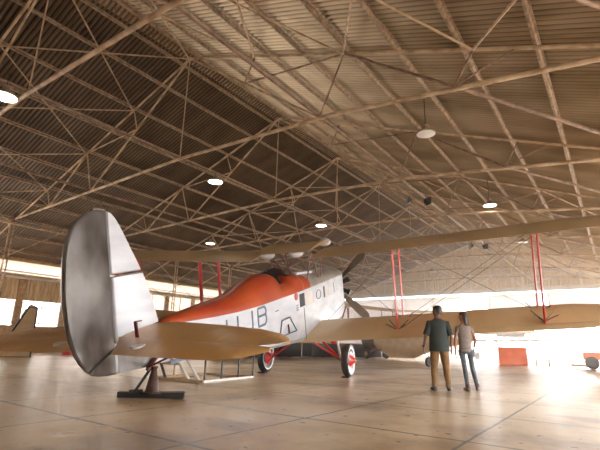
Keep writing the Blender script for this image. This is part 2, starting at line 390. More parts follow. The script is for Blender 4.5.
# ------------------------------------------------------------------ roof steel
def tiez(y): return (6.55 + .25 * (1 - (y - RL) / 12.75)) if y > RL else 6.80 - .006 * (RL - y) ** 2
NODE = dict(e=12.75, n0=9.5, n1=6.35, n2=3.18, t0=9.05, t1=5.6)
TL = ['near roof truss crossing the top left corner, closest to the camera', 'roof truss whose peak is above the tail fin, second from the camera',
      'third roof truss from the camera, springing from behind the fin', 'fourth roof truss from the camera, over the aircraft nose',
      'fifth roof truss from the camera, beyond the propeller', 'sixth roof truss from the camera, hazy and pale', 'seventh roof truss from the camera, small and pale',
      'last roof truss before the far gable wall']
for k in range(NT):
    x = TX[k]
    t = thing('roof_truss', 'cream steel ' + TL[k], 'roof truss', (x, RL, 0), group='steel roof trusses')
    for s in (-1, 1):
        P = lambda off, z: (0, s * off, z)
        rz = lambda off: RZ - sl(s) * off - .12
        tz = lambda off: tiez(RL + s * off)
        A = P(0, RZ - .12); E = P(12.75, rz(12.75) + .05)
        MB().tube(A, P(16.6, rz(16.6)), .042).build('rafter', 'steel', t, True)
        T1 = P(5.6, tz(5.6)); T0 = P(9.05, tz(9.05)); Mn = P(2.8, (RZ - .12 + tz(5.6)) / 2)
        N0, N1, N2 = P(9.5, rz(9.5)), P(6.35, rz(6.35)), P(3.18, rz(3.18))
        for name, a, b, r_ in (('main_strut', A, T1, .036), ('web_strut', N1, T1, .026), ('web_strut', N1, Mn, .026), ('web_strut', N2, Mn, .024), ('web_strut', N1, T0, .036),
                               ('web_strut', N0, T0, .024), ('web_strut', P(10.3, rz(10.3)), T0, .02), ('web_strut', P(12.75, tz(12.75)), P(16.4, rz(16.4) - .1), .026)):
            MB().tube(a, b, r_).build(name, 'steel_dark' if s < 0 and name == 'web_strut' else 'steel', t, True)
    MB().path([(0, y_, tiez(RL + y_)) for y_ in (-12.75, -6, 0, 6, 12.75)], .052, 10).build('tie_beam', 'steel', t, True)
    MB().tube((0, 0, tz(0)), (0, 0, RZ - .12), .02).build('king_rod', 'steel', t, True)
    for off in (-12.75, 12.75): MB().box((0, off, tiez(RL + off)), (.16, .5, .34)).build('gusset_plate', 'steel_dark', t)
    # columns
for k in range(NT):
    x = TX[k]
    for s, side in ((1, 'left'), (-1, 'right')):
        y = RL + s * 12.75
        t = thing('lattice_column', 'slender twin tube column on the %s side, %s from the camera' % (side, ORD[k]), 'column', (x, y, 0), group='hangar columns')
        for q in (-.09, .09): MB().tube((q, 0, 0), (q, 0, tiez(y)), .035).build('post', 'steel', t, True)
        lc = MB()
        for z in range(10): lc.tube((-.09, 0, .3 + z * .56), (.09, 0, .3 + z * .56 + .28), .012, n=5); lc.tube((.09, 0, .58 + z * .56), (-.09, 0, .86 + z * .56), .012, n=5)
        lc.build('lacing', 'steel_dark', t)
        for q in (-1, 1): MB().tube((q * .09, 0, tiez(y) - 1.8), (q * 2.5, 0, tiez(y) - .1), .026).build('knee_brace', 'steel', t, True)
        MB().box((0, 0, .02), (.4, .3, .04)).build('base_plate', 'steel_dark', t)
# purlins
offL = [.45] + [1.63 + 1.57 * i for i in range(10)]
offR = [.45, 1.45, 2.5, 3.66, 4.99, 6.48, 7.8, 9.28, 10.67, 12.15, 13.7, 15.3]
for s, offs in ((1, offL), (-1, offR)):
    for i, o_ in enumerate(offs):
        y = RL + s * o_; z = RZ - sl(s) * o_ - .012; n = Vector((0, s * sl(s), 1)).normalized(); dn = Vector((0, s, -sl(s))).normalized()
        mb = MB(); c = Vector((0, y, z))
        for (a, b, w, h) in ((0, 0, .014, .10), (.022 * s, -.047, .045, .014), (-.022 * s, .047, .045, .012)):
            p = c + dn * a + n * (b + .0)
            mb.bar(Vector((XB, 0, 0)) + p, Vector((XF, 0, 0)) + p, w, h, n)
        tag(mb.build('purlin', 'purlin'), 'steel purlin, %s down from the ridge on the %s roof slope' % (ORD[i], 'dark left' if s > 0 else 'paler right'), 'purlin', 'roof purlins')
# longitudinal tie-level beams
for off, m_, lab in ((0, 'steel_dark', 'rusty tube runner below the ridge, along the centre of the tie beams'), (-5.6, 'steel_dark', 'thick brown tube runner along the tie beams right of the ridge'),
                     (5.6, 'steel_dark', 'brown tube runner along the tie beams left of the ridge'), (12.75, 'steel', 'eave runner along the heads of the left columns')):
    y = RL + off
    tag(MB().tube((XB, y, tiez(y) + (.06 if off < 12 else -.2)), (XF - .3, y, tiez(y) + (.06 if off < 12 else -.2)), .05 if off else .04).build('tie_runner', m_, None, True), lab, 'beam', 'longitudinal roof runners')
# roof-plane cross bracing, one set per bay and side
for k in range(NT - 1):
    x0 = TX[k]; x1 = TX[k + 1]; SP_ = x1 - x0
    for s in ((1, -1) if k in (0, 3, 6) else ()):
        t = thing('wind_bracing', 'crossed brace rods under the %s roof slope in the %s bay from the camera' % ('left' if s > 0 else 'right', ORD[k]), 'bracing', (x0, RL, 0), group='roof wind bracing')
        no = [0, 3.18, 6.35, 9.5, 12.75]
        for a, b in zip(no, no[1:]):
            za = RZ - sl(s) * a - .16; zb = RZ - sl(s) * b - .16
            MB().tube((.05, s * a, za), (SP_ - .05, s * b, zb), .026, n=6).build('brace_rod', 'steel', t, True)
            MB().tube((.05, s * b, zb), (SP_ - .05, s * a, za), .026, n=6).build('brace_rod', 'steel', t, True)
    # flat tie-level diagonal on the right side
    t0 = (x0, RL - 9.05, tiez(RL - 9.05)); t1 = (x1, RL - 12.75, tiez(RL - 12.75))
    tag(MB().tube(t0, t1, .045).build('plan_brace', 'steel_dark', None, True), 'thick diagonal tie-level brace near the right eave in the %s bay from the camera' % ORD[k], 'brace', 'tie-level braces')

# ------------------------------------------------------------------ lamps
def lamp(x, y, z, ztop, lit, label):
    t = thing('high_bay_lamp', label, 'ceiling lamp', (x, y, z), group='hanging hangar lamps')
    MB().tube((0, 0, .1), (0, 0, ztop - z), .012, n=6).build('hanging_rod', 'dark', t)
    MB().lathe((0, 0, 0), (0, 0, 1), [(-.02, .275), (0, .28), (.05, .25), (.1, .13), (.17, .08), (.26, .07)], 24).build('shade', 'enamel', t, True)
    MB().lathe((0, 0, 0), (0, 0, 1), [(-.055, .001), (-.045, .16), (-.022, .255)], 24).build('diffuser', 'lamp' if lit else 'lamp_off', t, True)
for i, x in enumerate((3.1, 10.05, 17.1, 25.4, 33)):
    lamp(x, 11.15 if i else 10.75, 6.5 if i else 6.25, 6.85, i in (0, 1, 2), ['lamp cut off by the left frame edge', 'glowing round lamp left of centre above the red struts', 'glowing round lamp above the wing tank', 'lamp beyond the propeller along the ridge line', 'farthest small lamp along the ridge line'][i])
for i, x in enumerate((3.0, 11.0, 18.55, 26.2)):
    lamp(x, 3.67, 6.78 - .05 * i, roofz(3.67) - .1, i == 2, ['lamp overhead near the right side', 'unlit disc lamp on a long rod high right of centre', 'lit lamp on a rod under the right slope above the wing', 'small far lamp under the right slope'][i])
for i, x in enumerate((9.95, 16.85, 24.0)):
    lamp(x, 18.7, 6.62 if i == 0 else 6.4, roofz(18.7) - .1, i == 1, ['unlit lamp just above the tip of the fin', 'lamp under the left slope above the left upper wing', 'far lamp under the left slope'][i])
def flood(x, y, z, rz, label):
    t = thing('floodlight', label, 'floodlight', (x, y, z), rz, group='black floodlights'); t.scale = (.62, .62, .62)
    MB().loft([[(0.0, -.12, -.1), (0, .12, -.1), (0, .12, .1), (0, -.12, .1)], [(.28, -.26, -.24), (.28, .26, -.24), (.28, .26, .2), (.28, -.26, .2)]]).build('housing', 'black', t)
    MB().box((.285, 0, -.02), (.01, .46, .38)).build('glass', 'cowl', t)
    MB().tube((.1, 0, .1), (.1, 0, .34), .02).build('bracket', 'dark', t)
flood(15.1, 5.75, 6.25, 2.2, 'left of the two black floodlights hanging right of the ridge')
flood(15.3, 5.3, 6.25, -.6, 'right of the two black floodlights hanging right of the ridge')
flood(23.9, 5.75, 6.2, 2.2, 'left floodlight of the far pair above the wing')
flood(24.2, 5.3, 6.2, -.6, 'right floodlight of the far pair above the wing')

# ------------------------------------------------------------------ the biplane (body frame: X nose, Y left, Z up)
PSI, TH = .2365, .266
O = Vector((11.237, 7.833, 0))
RB = Matrix.Rotation(PSI, 3, 'Z') @ Matrix.Rotation(-TH, 3, 'Y')
BP = thing('biplane', 'vintage tan winged biplane with red-orange rear deck and white fuselage', 'airplane', O, rot=RB.to_euler())
def foil_ring(y, xt, xl, zt, zl, th, n=9):
    pts = []
    for i in range(2 * n):
        if i < n: u = i / (n - 1); up = 1
        else: u = 1 - (i - n) / (n - 1); up = -1
        # u 0 = trailing edge, 1 = leading edge
        c = 1 - u
        yt = 5 * th * (.2969 * math.sqrt(c) - .126 * c - .3516 * c * c + .2843 * c ** 3 - .1015 * c ** 4)
        camber = .045 * (1 - (2 * c - .8) ** 2) if c < .9 else .045 * (1 - (2 * c - .8) ** 2)
        L_ = xl - xt
        pts.append((xt + L_ * u, y, zt + (zl - zt) * u + (camber * .7 + (yt if up > 0 else -yt * .6)) * L_))
    return pts
def wing(name, stations, m, th=.065, **k):
    rings = []
    for a, b in zip(stations, stations[1:]):
        n = max(1, int(abs(b[0] - a[0]) / .3))
        for i in range(n): 
            t = i / n; st = [a[j] + (b[j] - a[j]) * t for j in range(5)]; rings.append(foil_ring(*st, th))
    rings.append(foil_ring(*stations[-1], th))
    return MB().loft(rings).build(name, m, BP, 50, **k)
for s in (1, -1):
    # upper wing panel
    def U(y, a, b): return (s * y, a, b, 3.53 + .057 * y, 3.63 + .059 * y)
    o = wing('upper_wing', [U(.9, -1.25, .6), U(7.2, -1.25, .6), U(7.75, -1.12, .42), U(8.05, -.85, .15), U(8.2, -.5, -.15)], 'wingcloth')
    def L_(y, a, b): return (s * y, a, b, 1.30 + .068 * y, 1.47 + .062 * y)
    # lower wing with separate aileron
    wing('lower_wing', [L_(.5, -1.25, .6), L_(4.7, -1.25, .6)], 'wingcloth')
    def L2(y, a, b):
        z = lambda x: 1.30 + .068 * y + (x + 1.25) / 1.85 * (.17 - .006 * y)
        return (s * y, a, b, z(a), z(b))
    wing('lower_wing', [L2(4.7, -.80, .6), L2(7.2, -.80, .6), L2(7.75, -.75, .42), L2(8.05, -.65, .15)], 'wingcloth', .11)
    al = wing('aileron', [L2(4.74, -1.26, -.86), L2(7.2, -1.26, -.86), L2(7.9, -1.0, -.80)], 'wingcloth', .11)
# raised centre section
wing('wing_centre_section', [(.78, -1.3, .62, 3.78, 3.90), (-.88, -1.3, .62, 3.78, 3.90)], 'wingcloth')
for y, x0, x1, z in ((-.72, .35, .95, 3.93), (.55, -1.1, -.5, 3.70), (-.25, -1.0, -.2, 3.70)):
    MB().ell(((x0 + x1) / 2, y, z), ((x1 - x0) / 2, .17, .13)).build('fuel_tank', 'silver_pale', BP, True)
# fuselage
ST = [(-7.25, .035, 2.44, 2.86, 2.88), (-6.6, .10, 2.36, 2.90, 2.95), (-6.0, .17, 2.25, 2.90, 3.02), (-5, .28, 1.98, 2.80, 3.06), (-4.3, .36, 1.79, 2.75, 3.07), (-3.9, .40, 1.72, 2.735, 3.12),
      (-3.5, .43, 1.65, 2.72, 3.24), (-3.0, .46, 1.57, 2.715, 3.34), (-2.6, .48, 1.5, 2.71, 3.36), (-2.32, .49, 1.46, 2.71, 3.32), (-2.25, .50, 1.45, 2.71, 3.05), (-1.5, .53, 1.33, 2.705, 3.02),
      (-1.4, .53, 1.31, 2.705, 3.16), (-1.0, .55, 1.25, 2.70, 3.15), (-.3, .56, 1.17, 2.70, 3.10), (.2, .565, 1.12, 2.70, 3.08), (1.5, .57, 1.08, 2.70, 3.05), (2.5, .55, 1.1, 2.69, 3.0), (2.9, .53, 1.14, 2.66, 2.94), (3.05, .47, 1.22, 2.6, 2.86)]
def stat(x):
    for a, b in zip(ST, ST[1:]):
        if a[0] <= x <= b[0]:
            t = (x - a[0]) / (b[0] - a[0]); return [a[i] + (b[i] - a[i]) * t for i in range(5)]
    return list(ST[-1] if x > 0 else ST[0])
def hull_ring(x, w, zb, zl, zt):
    h = zl - zb
    right = [(-w, zl), (-w, zb + h * .6), (-w, zb + h * .25), (-w * .9, zb + h * .1), (-w * .62, zb + h * .015), (0, zb - .01)]
    pts = right + [(-a, b) for a, b in right[:-1][::-1]]
    return [(x, a, b) for a, b in pts]
hull = MB().loft([hull_ring(*s_) for s_ in ST], closed=False)
fu = hull.build('fuselage', 'white_hull', BP, 35)
def deck_ring(x, w, zl, zt, out=.012):
    return [(x, -(w + out) * math.cos(PI * i / 12), zl - .01 + (zt - zl + .01) * math.sin(PI * i / 12) ** .8) for i in range(13)]
xs = [s_[0] for s_ in ST]
def deck(x0, x1): return MB().loft([deck_ring(s_[0], s_[1], s_[3], s_[4]) for s_ in ST if x0 - .01 <= s_[0] <= x1 + .01], closed=False)
deck(-6.6, -1.0).build('rear_deck', 'red_deck', BP, 60)
deck(-1.0, 3.05).build('forward_deck', 'cowl', BP, 60)
# rounded red nose of rear decking overlapping the forward deck
rg = []
for i in range(7):
    t = i / 6; x = -1.0 + .5 * t; s_ = stat(x); rr = math.sqrt(max(0, 1 - t * t))
    rg.append([(x, -(s_[1] + .02) * math.cos(PI * j / 12) * (1), s_[3] + .01 - .01 + (s_[4] - s_[3] + .012) * math.sin(PI * j / 12) ** .8) for j in range(13)][:max(3, int(13 * 1))])
fr_ = MB()
nn = 12
for i in range(6):
    for j in range(nn):
        # keep faces low on the sides near x=-.3 only: rounded front edge
        hmid = abs((j + .5) / nn - .5) * 2
        if (i + .5) / 6 <= math.sqrt(max(0, 1 - (1 - hmid) ** 2)) or i < 2:
            fr_.add([rg[i][j], rg[i][j + 1], rg[i + 1][j + 1], rg[i + 1][j]], [(0, 1, 2, 3)])
fr_.build('deck_lip', 'red_deck', BP, 60)
# cockpit
ck = MB()
s_ = stat(-2.28); arc = [(-2.28 + .10 * math.sin(PI * j / 12), -(s_[1] + .0) * math.cos(PI * j / 12), 2.72 + .60 * math.sin(PI * j / 12) ** .8) for j in range(2, 11)]
ck.path(arc, .035, 8)
for c in arc: ck.ell(c, (.035, .035, .035), 8, 6)
ck.build('cockpit_coaming', 'black', BP, True)
wsx = -1.42
MB().add([(wsx, -.28, 3.12), (wsx + .05, 0, 3.16), (wsx, .28, 3.12), (wsx - .2, .22, 3.34), (wsx - .18, 0, 3.40), (wsx - .2, -.22, 3.34)], [(0, 1, 4, 5), (1, 2, 3, 4)]).build('windscreen', 'darkgreen', BP)
MB().foil((-.9, -.30, 3.14), (.2, -.36, 3.08), .09, .09, (0, 0, 1)).build('exhaust_fairing', 'silver_pale', BP, True)
# side panels and marks on the right-hand side
def side_box(x0, x1, z0, z1, m, name, t=.008, label=None):
    w0, w1 = stat(x0)[1], stat(x1)[1]
    vs = []
    for x, w in ((x0, w0), (x1, w1)):
        for z in (z0, z1):
            for q in (0, t): vs.append((x, -(w + q), z))
    return MB().add(vs, [(0, 1, 3, 2), (4, 6, 7, 5), (1, 5, 7, 3), (0, 2, 6, 4), (0, 4, 5, 1), (2, 3, 7, 6)]).build(name, m, BP, label=label)
side_box(-1.30, -.98, 2.27, 2.62, 'black', 'side_opening', label='black rectangular opening')
side_box(-.92, -.35, 2.24, 2.59, 'white_paint', 'inspection_panel')
side_box(-.28, .52, 2.23, 2.57, 'silver_pale', 'inspection_panel')
side_box(.60, .72, 2.22, 2.56, 'dark', 'louvre')
side_box(.80, 1.02, 2.22, 2.56, 'white_paint', 'inspection_panel'); side_box(1.08, 1.62, 2.21, 2.55, 'silver_pale', 'inspection_panel')
side_box(1.66, 1.70, 2.21, 2.55, 'dark', 'panel_edge')
w_ = stat(.12)[1] + .012
em = MB(); 
for i in range(24):
    a, b = 2 * PI * i / 24, 2 * PI * (i + 1) / 24
    em.tube((.12 + .2 * math.cos(a), -w_, 2.40 + .13 * math.sin(a)), (.12 + .2 * math.cos(b), -w_, 2.40 + .13 * math.sin(b)), .012, n=5)
em.build('round_emblem', 'ink', BP)
MB().lathe((-1.52, -(stat(-1.5)[1] + .0), 2.60), (0, -1, 0), [(0, .10), (.015, .10)], 20).build('red_disc', 'red', BP)
sm = MB()
for z in (2.24, 2.30, 2.36): sm.bar((-1.55, -.538, z), (-1.40, -.538, z), .01, .02)
sm.build('stencil_marks', 'ink', BP)
side_box(-2.72, -2.55, 2.43, 2.45, 'ink', 'stencil_marks')
side_box(-1.06, -1.04, 1.3, 2.22, 'ink', 'panel_seam')
# registration strokes: Z U - U J B
def stroke(mb, a, b, wd=.05):
    ya = -(stat(a[0])[1] + .006); yb = -(stat(b[0])[1] + .006)
    mb.bar((a[0], ya, a[1]), (b[0], yb, b[1]), .008, wd, (0, 0, 1)) if abs(a[1] - b[1]) < .05 else mb.bar((a[0], ya, a[1]), (b[0], yb, b[1]), wd, .008, (0, 1, 0))
Z0, Z1 = 2.26, 2.66
def letter(ch, x0, x1):
    mb = MB(); c = .07
    if ch == 'B':
        zm = (Z0 + Z1) / 2 + .02
        for a, b in (((x0, Z0), (x0, Z1)), ((x0, Z1), (x1 - c, Z1)), ((x1 - c, Z1), (x1, Z1 - c)), ((x1, Z1 - c), (x1, zm + .04)), ((x1, zm + .04), (x1 - .04, zm)), ((x0, zm), (x1 - .04, zm)), ((x1 - .04, zm), (x1, zm - .05)), ((x1, zm - .05), (x1, Z0 + c)), ((x1, Z0 + c), (x1 - c, Z0)), ((x0, Z0), (x1 - c, Z0))): stroke(mb, a, b)
    if ch == 'U':
        for a, b in (((x0, Z0 + c), (x0, Z1)), ((x1, Z0 + c), (x1, Z1)), ((x0, Z0 + c), (x0 + c, Z0)), ((x1 - c, Z0), (x1, Z0 + c)), ((x0 + c, Z0), (x1 - c, Z0))): stroke(mb, a, b)
    if ch == 'J':
        for a, b in (((x1, Z0 + c), (x1, Z1)), ((x0, Z0 + c), (x0 + c, Z0)), ((x1 - c, Z0), (x1, Z0 + c)), ((x0 + c, Z0), (x1 - c, Z0)), ((x0, Z0 + c), (x0, Z0 + .13))): stroke(mb, a, b)
    if ch == '-': stroke(mb, (x0, (Z0 + Z1) / 2 - .1), (x1, (Z0 + Z1) / 2 - .1))
    if ch == 'Z':
        for a, b in (((x0, Z1), (x1, Z1)), ((x0, Z0), (x1, Z0)), ((x0, Z0), (x1, Z1))): stroke(mb, a, b)
    return mb.build('registration_letter', 'ink', BP)
for ch, a, b in (('B', -3.53, -3.17), ('J', -4.10, -3.76), ('U', -4.66, -4.30), ('-', -5.1, -4.9), ('U', -5.72, -5.38), ('Z', -6.2, -5.88)): letter(ch, a, b)
# tall nose ring, radial engine, propeller
MB().lathe((3.03, 0, 2.02), (1, 0, 0), [(0, .46), (.06, .44), (.10, .36), (.12, .05)], 28).build('nose_ring', 'cowl', BP, True)
eng = MB().lathe((3.1, 0, 2.2), (1, 0, 0), [(0, .24), (.12, .27), (.25, .2), (.3, .10), (.34, .06)], 20).build('engine_crankcase', 'dark', BP, True)
for i in range(9):
    a = 2 * PI * i / 9 + .2; d = Vector((0, math.sin(a), math.cos(a))); c = Vector((3.25, 0, 2.2)); mb = MB()
    mb.tube(c + d * .2, c + d * .66, .065, n=12)
    for q in range(7): mb.tube(c + d * (.3 + q * .045), c + d * (.315 + q * .045), .09, n=12)
    mb.tube(c + d * .62, c + d * .72, .10, n=10); mb.tube(c + d * .66 + Vector((.09, 0, 0)), c + d * .22 + Vector((.12, 0, 0)), .014, n=6)
    mb.build('engine_cylinder', 'dark', BP, True)
PR = MB().lathe((3.42, 0, 2.2), (1, 0, 0), [(-.05, .09), (.05, .09), (.09, .04)], 16).build('propeller', 'dark', BP, True)
for ang in (math.radians(-47), math.radians(-134), math.radians(90)):
    # angle measured from up towards +Y; blades to the right of the nose
    rad = Vector((0, math.sin(ang), math.cos(ang))); tan = Vector((0, math.cos(ang), -math.sin(ang))); rings = []
    for i in range(13):
        t = i / 12; rr = .1 + 1.68 * t; ch = (.055 + .15 * max(0, math.sin(min(1, max(0, t - .12) * 1.2) * PI * .66)) ** 1.1) * (1 if t < .85 else math.sqrt(max(.02, 1 - ((t - .85) / .152) ** 2)))
        tw = math.radians(62 - 45 * t); d1 = tan * math.cos(tw) + Vector((1, 0, 0)) * math.sin(tw); d2 = rad.cross(d1); c = Vector((3.42, 0, 2.2)) + rad * rr
        rings.append([c + d1 * math.cos(2 * PI * j / 10) * ch * .75 + d2 * math.sin(2 * PI * j / 10) * (.035 - .022 * t) for j in range(10)])
    MB().loft(rings).build('blade', 'prop', PR, True)
# struts
for s in (1, -1):
    for y, c in ((3.0, .15), (6.38, .15)):
        for x in (-.75, .31):
            zl = 1.316 + .07 * y + (.06 if x > 0 else 0); zt = 3.50 + .055 * y
            MB().foil((x, s * y, zl), (x + .07, s * y, zt + (.06 if x > 0 else 0)), .19, .042).build('interplane_strut', 'red', BP, True)
        ft = MB()
        for x in (-.75, .31):
            zl = 1.36 + .07 * y
            for dx, dy in ((.28, .25), (-.28, .25), (.28, -.25), (-.28, -.25)): ft.tube((x, s * y, zl + .0), (x + dx * .9, s * y + dy, zl + .20), .011, n=5)
        ft.build('strut_fitting', 'dark', BP)
    # cabane struts
    for a, b in (((-.55, s * .47, 2.70), (-.5, s * .64, 3.68)), ((.60, s * .48, 2.70), (.62, s * .64, 3.78)), ((.56, s * .48, 2.70), (-.45, s * .64, 3.68))):
        MB().foil(a, b, .06, .04).build('cabane_strut', 'maroon', BP, True)
    MB().tube((-1.0, s * .3, 3.0), (-.4, -s * .35, 3.68), .018, n=6).build('cabane_brace', 'maroon', BP, True)
    # flying and landing wires
    wr = MB()
    for (a, b) in (((.31, s * .6, 1.45), (.38, s * 3.0, 3.7)), ((.38, s * .7, 3.66), (.31, s * 3.0, 1.55)), ((.31, s * 3.0, 1.6), (.38, s * 6.38, 3.9)), ((.38, s * 3.0, 3.7), (.31, s * 6.38, 1.82)), ((-.75, s * 3.0, 1.55), (-.68, s * 6.38, 3.85))):
        wr.tube(a, b, .006, n=5)
    wr.build('bracing_wire', 'dark', BP)
# fin, rudder, tail
def plate(poly, th, name, m, parent=BP, edge=.35, label=None, y0=0):
    cx = sum(p[0] for p in poly) / len(poly); cz = sum(p[1] for p in poly) / len(poly)
    inner = [(cx + (x - cx) * .93, cz + (z - cz) * .96) for x, z in poly]
    R_ = [[(x, y0 - th * edge * .5, z) for x, z in poly], ]
    rings = [[(x, y0 - th / 2, z) for x, z in inner], [(x, y0 - th * edge / 2, z) for x, z in poly], [(x, y0 + th * edge / 2, z) for x, z in poly], [(x, y0 + th / 2, z) for x, z in inner]]
    return MB().loft(rings).build(name, m, parent, 50, label=label)
def smoothpoly(p, it=2):
    for _ in range(it):
        q = []
        for i in range(len(p)):
            a, b = p[i], p[(i + 1) % len(p)]; q += [(a[0] * .75 + b[0] * .25, a[1] * .75 + b[1] * .25), (a[0] * .25 + b[0] * .75, a[1] * .25 + b[1] * .75)]
        p = q
    return p
HX = -7.235
te = [(HX, 4.815), (-7.39, 4.825), (-7.53, 4.80), (-7.66, 4.74), (-7.78, 4.64), (-7.87, 4.51), (-7.94, 4.36), (-7.98, 4.19), (-8.0, 4.0), (-8.02, 3.8), (-8.03, 3.6), (-8.02, 3.4), (-8.0, 3.2), (-7.96, 3.03), (-7.91, 2.87), (-7.84, 2.74), (-7.74, 2.61), (-7.65, 2.53), (-7.55, 2.49), (-7.4, 2.45), (HX, 2.42)]
rud = plate(te, .09, 'rudder', 'silver', label='streaky dark silver rudder')
bal = [(HX, 3.87), (HX, 4.815), (-7.17, 4.79), (-7.08, 4.70), (-6.95, 4.50), (-6.82, 4.27), (-6.68, 4.02), (-6.60, 3.875)]
plate(bal, .085, 'balance_horn', 'silver_pale', rud, label='pale silver forward horn of the rudder')
fin = [(HX + .02, 2.86), (HX + .02, 3.84), (-6.585, 3.845), (-6.5, 3.65), (-6.38, 3.32), (-6.28, 2.98)]
plate(fin, .10, 'fin', 'silver_pale')
lo = MB(); lo.tube((-7.72, -.05, 2.6), (-7.27, -.055, 2.80), .014, n=5); lo.build('trim_tape', 'black', rud)
# tail cone under the tailplane
MB().loft([[(x, -w, zt), (x, -w, zb), (x, w, zb), (x, w, zt)] for x, w, zb, zt in ((HX + .02, .04, 2.43, 2.87), (-6.9, .085, 2.385, 2.88), (-6.55, .12, 2.34, 2.89))], caps=False).build('tail_cone', 'silver', BP)
MB().tube((-6.75, -.14, 2.33), (-6.25, -.19, 2.66), .03, n=6).build('tail_strut', 'maroon', BP)
for s in (1, -1):
    def T(y, a, b, dz=0): return (s * y, a, b, 2.955 - .03 * y - dz, 2.865 - .02 * y)
    yt = 2.62 if s < 0 else 3.25
    wing('tailplane', [T(.05, -7.2, -5.85), T(1.2, -7.2, -6.0), T(yt - .7, -7.2, -6.15), T(yt - .3, -7.15, -6.35), T(yt - .08, -7.05, -6.6), T(yt, -6.98, -6.8)], 'fabric', .05)
    def E2(y, a): return (s * y, a, -7.235, 2.875 - .005 * y, 2.975 - .035 * y)
    el = wing('elevator', [E2(.12, -7.28), E2(.45, -7.74), E2(1.5, -7.77), E2(yt - .55, -7.77), E2(yt - .25, -7.62), E2(yt - .05, -7.35)], 'fabric', .035)
    hn = MB(); hn.bar((-7.22, s * .44, 2.90), (-7.24, s * .44, 3.19), .05, .02, (1, 0, 0)); hn.bar((-7.25, s * .44, 3.19), (-7.12, s * .44, 3.18), .02, .02)
    hn.build('control_horn', 'maroon', el); MB().lathe((-7.52, s * .72, 2.905), (0, 0, 1), [(0, .10), (.035, .098)], 16).build('fabric_patch', 'white_paint', el)
    MB().tube((-6.7, s * .1, 2.35), (-6.9, s * 1.3, 2.84), .016, n=6).build('tailplane_stay', 'maroon', BP)
# undercarriage
cz, sz = math.cos(TH), math.sin(TH)
def gb(dx, y, z): return (dx * cz + z * sz, y, -dx * sz + z * cz)     # level (dx,y,z) to body frame
UP = Vector(gb(0, 0, 1))
for s in (1, -1):
    c = Vector(gb(0, s * 1.34, .47)); WR = .46; ax = Vector((0, -1, 0))
    prof = []
    for i in range(13):
        a = PI * i / 12 - PI / 2 * 0; prof.append((-.105 * math.cos(a), WR - .075 + .085 * math.sin(a)))
    prof = [(-.09, WR - .12)] + prof + [(.08, WR - .12)]
    ty = MB().lathe(c, ax, [(h, r_) for h, r_ in prof], 40).build('wheel', 'black', BP, 60, label='black tyre with white disc and red hub')
    MB().lathe(c, ax, [(-.07, WR - .13), (-.07, WR - .09), (.095, WR - .08), (.10, WR - .10), (.06, WR - .16), (.065, .27)], 40).build('rim', 'wheel_white', ty, 60)
    MB().lathe(c, ax, [(-.08, .28), (.066, .275), (.10, .16), (.20, .055), (.23, .03)], 28).build('hub_cone', 'red', ty, 60)
    MB().box((c.x - .42, c.y, c.z - .40), (.16, .22, .1)).build('wheel_chock', 'black', BP)
    inb = Vector(gb(0, s * 1.12, .47))
    MB().foil(inb, gb(.3, s * .12, 1.28), .10, .06).build('axle_strut', 'red', BP, True)
    MB().foil(inb, gb(-1.0, s * .30, 1.12), .07, .05).build('radius_rod', 'red', BP, True)
    MB().foil(inb, (inb.x + .0, s * 1.0, 1.40), .09, .06).build('oleo_leg', 'white_paint', BP, True)
    MB().ell((inb.x + .1, s * .95, 1.05), (.32, .11, .14)).build('oleo_boot', 'red', BP, True)
bk = MB(); bk.path([(2.95, -.5, 1.5), (2.95, -.62, 1.45), (2.9, -.62, 1.1)], .018, 6); bk.path([(2.9, -.55, 1.45), (2.0, -.66, 1.22), (1.2, -.7, 1.2)], .025, 6)
bk.build('drain_pipe', 'maroon', BP)
stp = MB()
ww = lambda x: -(stat(x)[1] + .02)
q = [(-2.62, 1.80), (-2.45, 2.16), (-2.02, 2.16), (-1.66, 1.74)]
for a, b in zip(q, q[1:] + q[:1]): stp.tube((a[0], ww(a[0]), a[1]), (b[0], ww(b[0]), b[1]), .016, n=6)
stp.build('step_frame', 'ink', BP)
MB().foil((-2.15, -.53, 2.0), (-2.1, -.53, 1.78), .07, .03).build('step_pad', 'maroon', BP)

def Wb(x, y, z): return O + RB @ Vector((x, y, z))
# ------------------------------------------------------------------ tail stand
tb = Wb(-6.85, 0, 2.38)
base = thing('tail_stand', 'rusty cone stand on black planks holding up the tail', 'stand', (4.80, 6.46, 0))
P0 = Vector((4.80, 6.46, 0))
rzp = math.atan2(5.97 - 6.84, 5.25 - 4.50)
MB().box((.0, 0, .045), (1.08, .14, .09), rzp).build('base_plank', 'black', base)
MB().box((.22, .02, .04), (.75, .14, .07), rzp + .25).build('base_plank', 'black', base)
tl = tb - P0
MB().lathe((0, -.0, .07), (0, 0, 1), [(0, .18), (.02, .18), (.03, .12), (tl.z - .12, .045), (tl.z - .09, .06), (tl.z - .07, .06)], 20).build('cone', 'rust', base, True)
MB().tube((-.22, .17, .09), (-.05, .03, tl.z - .03), .024).tube((-.30, .2, .10), (-.10, .12, .10), .03).build('jack_rod', 'dark', base)

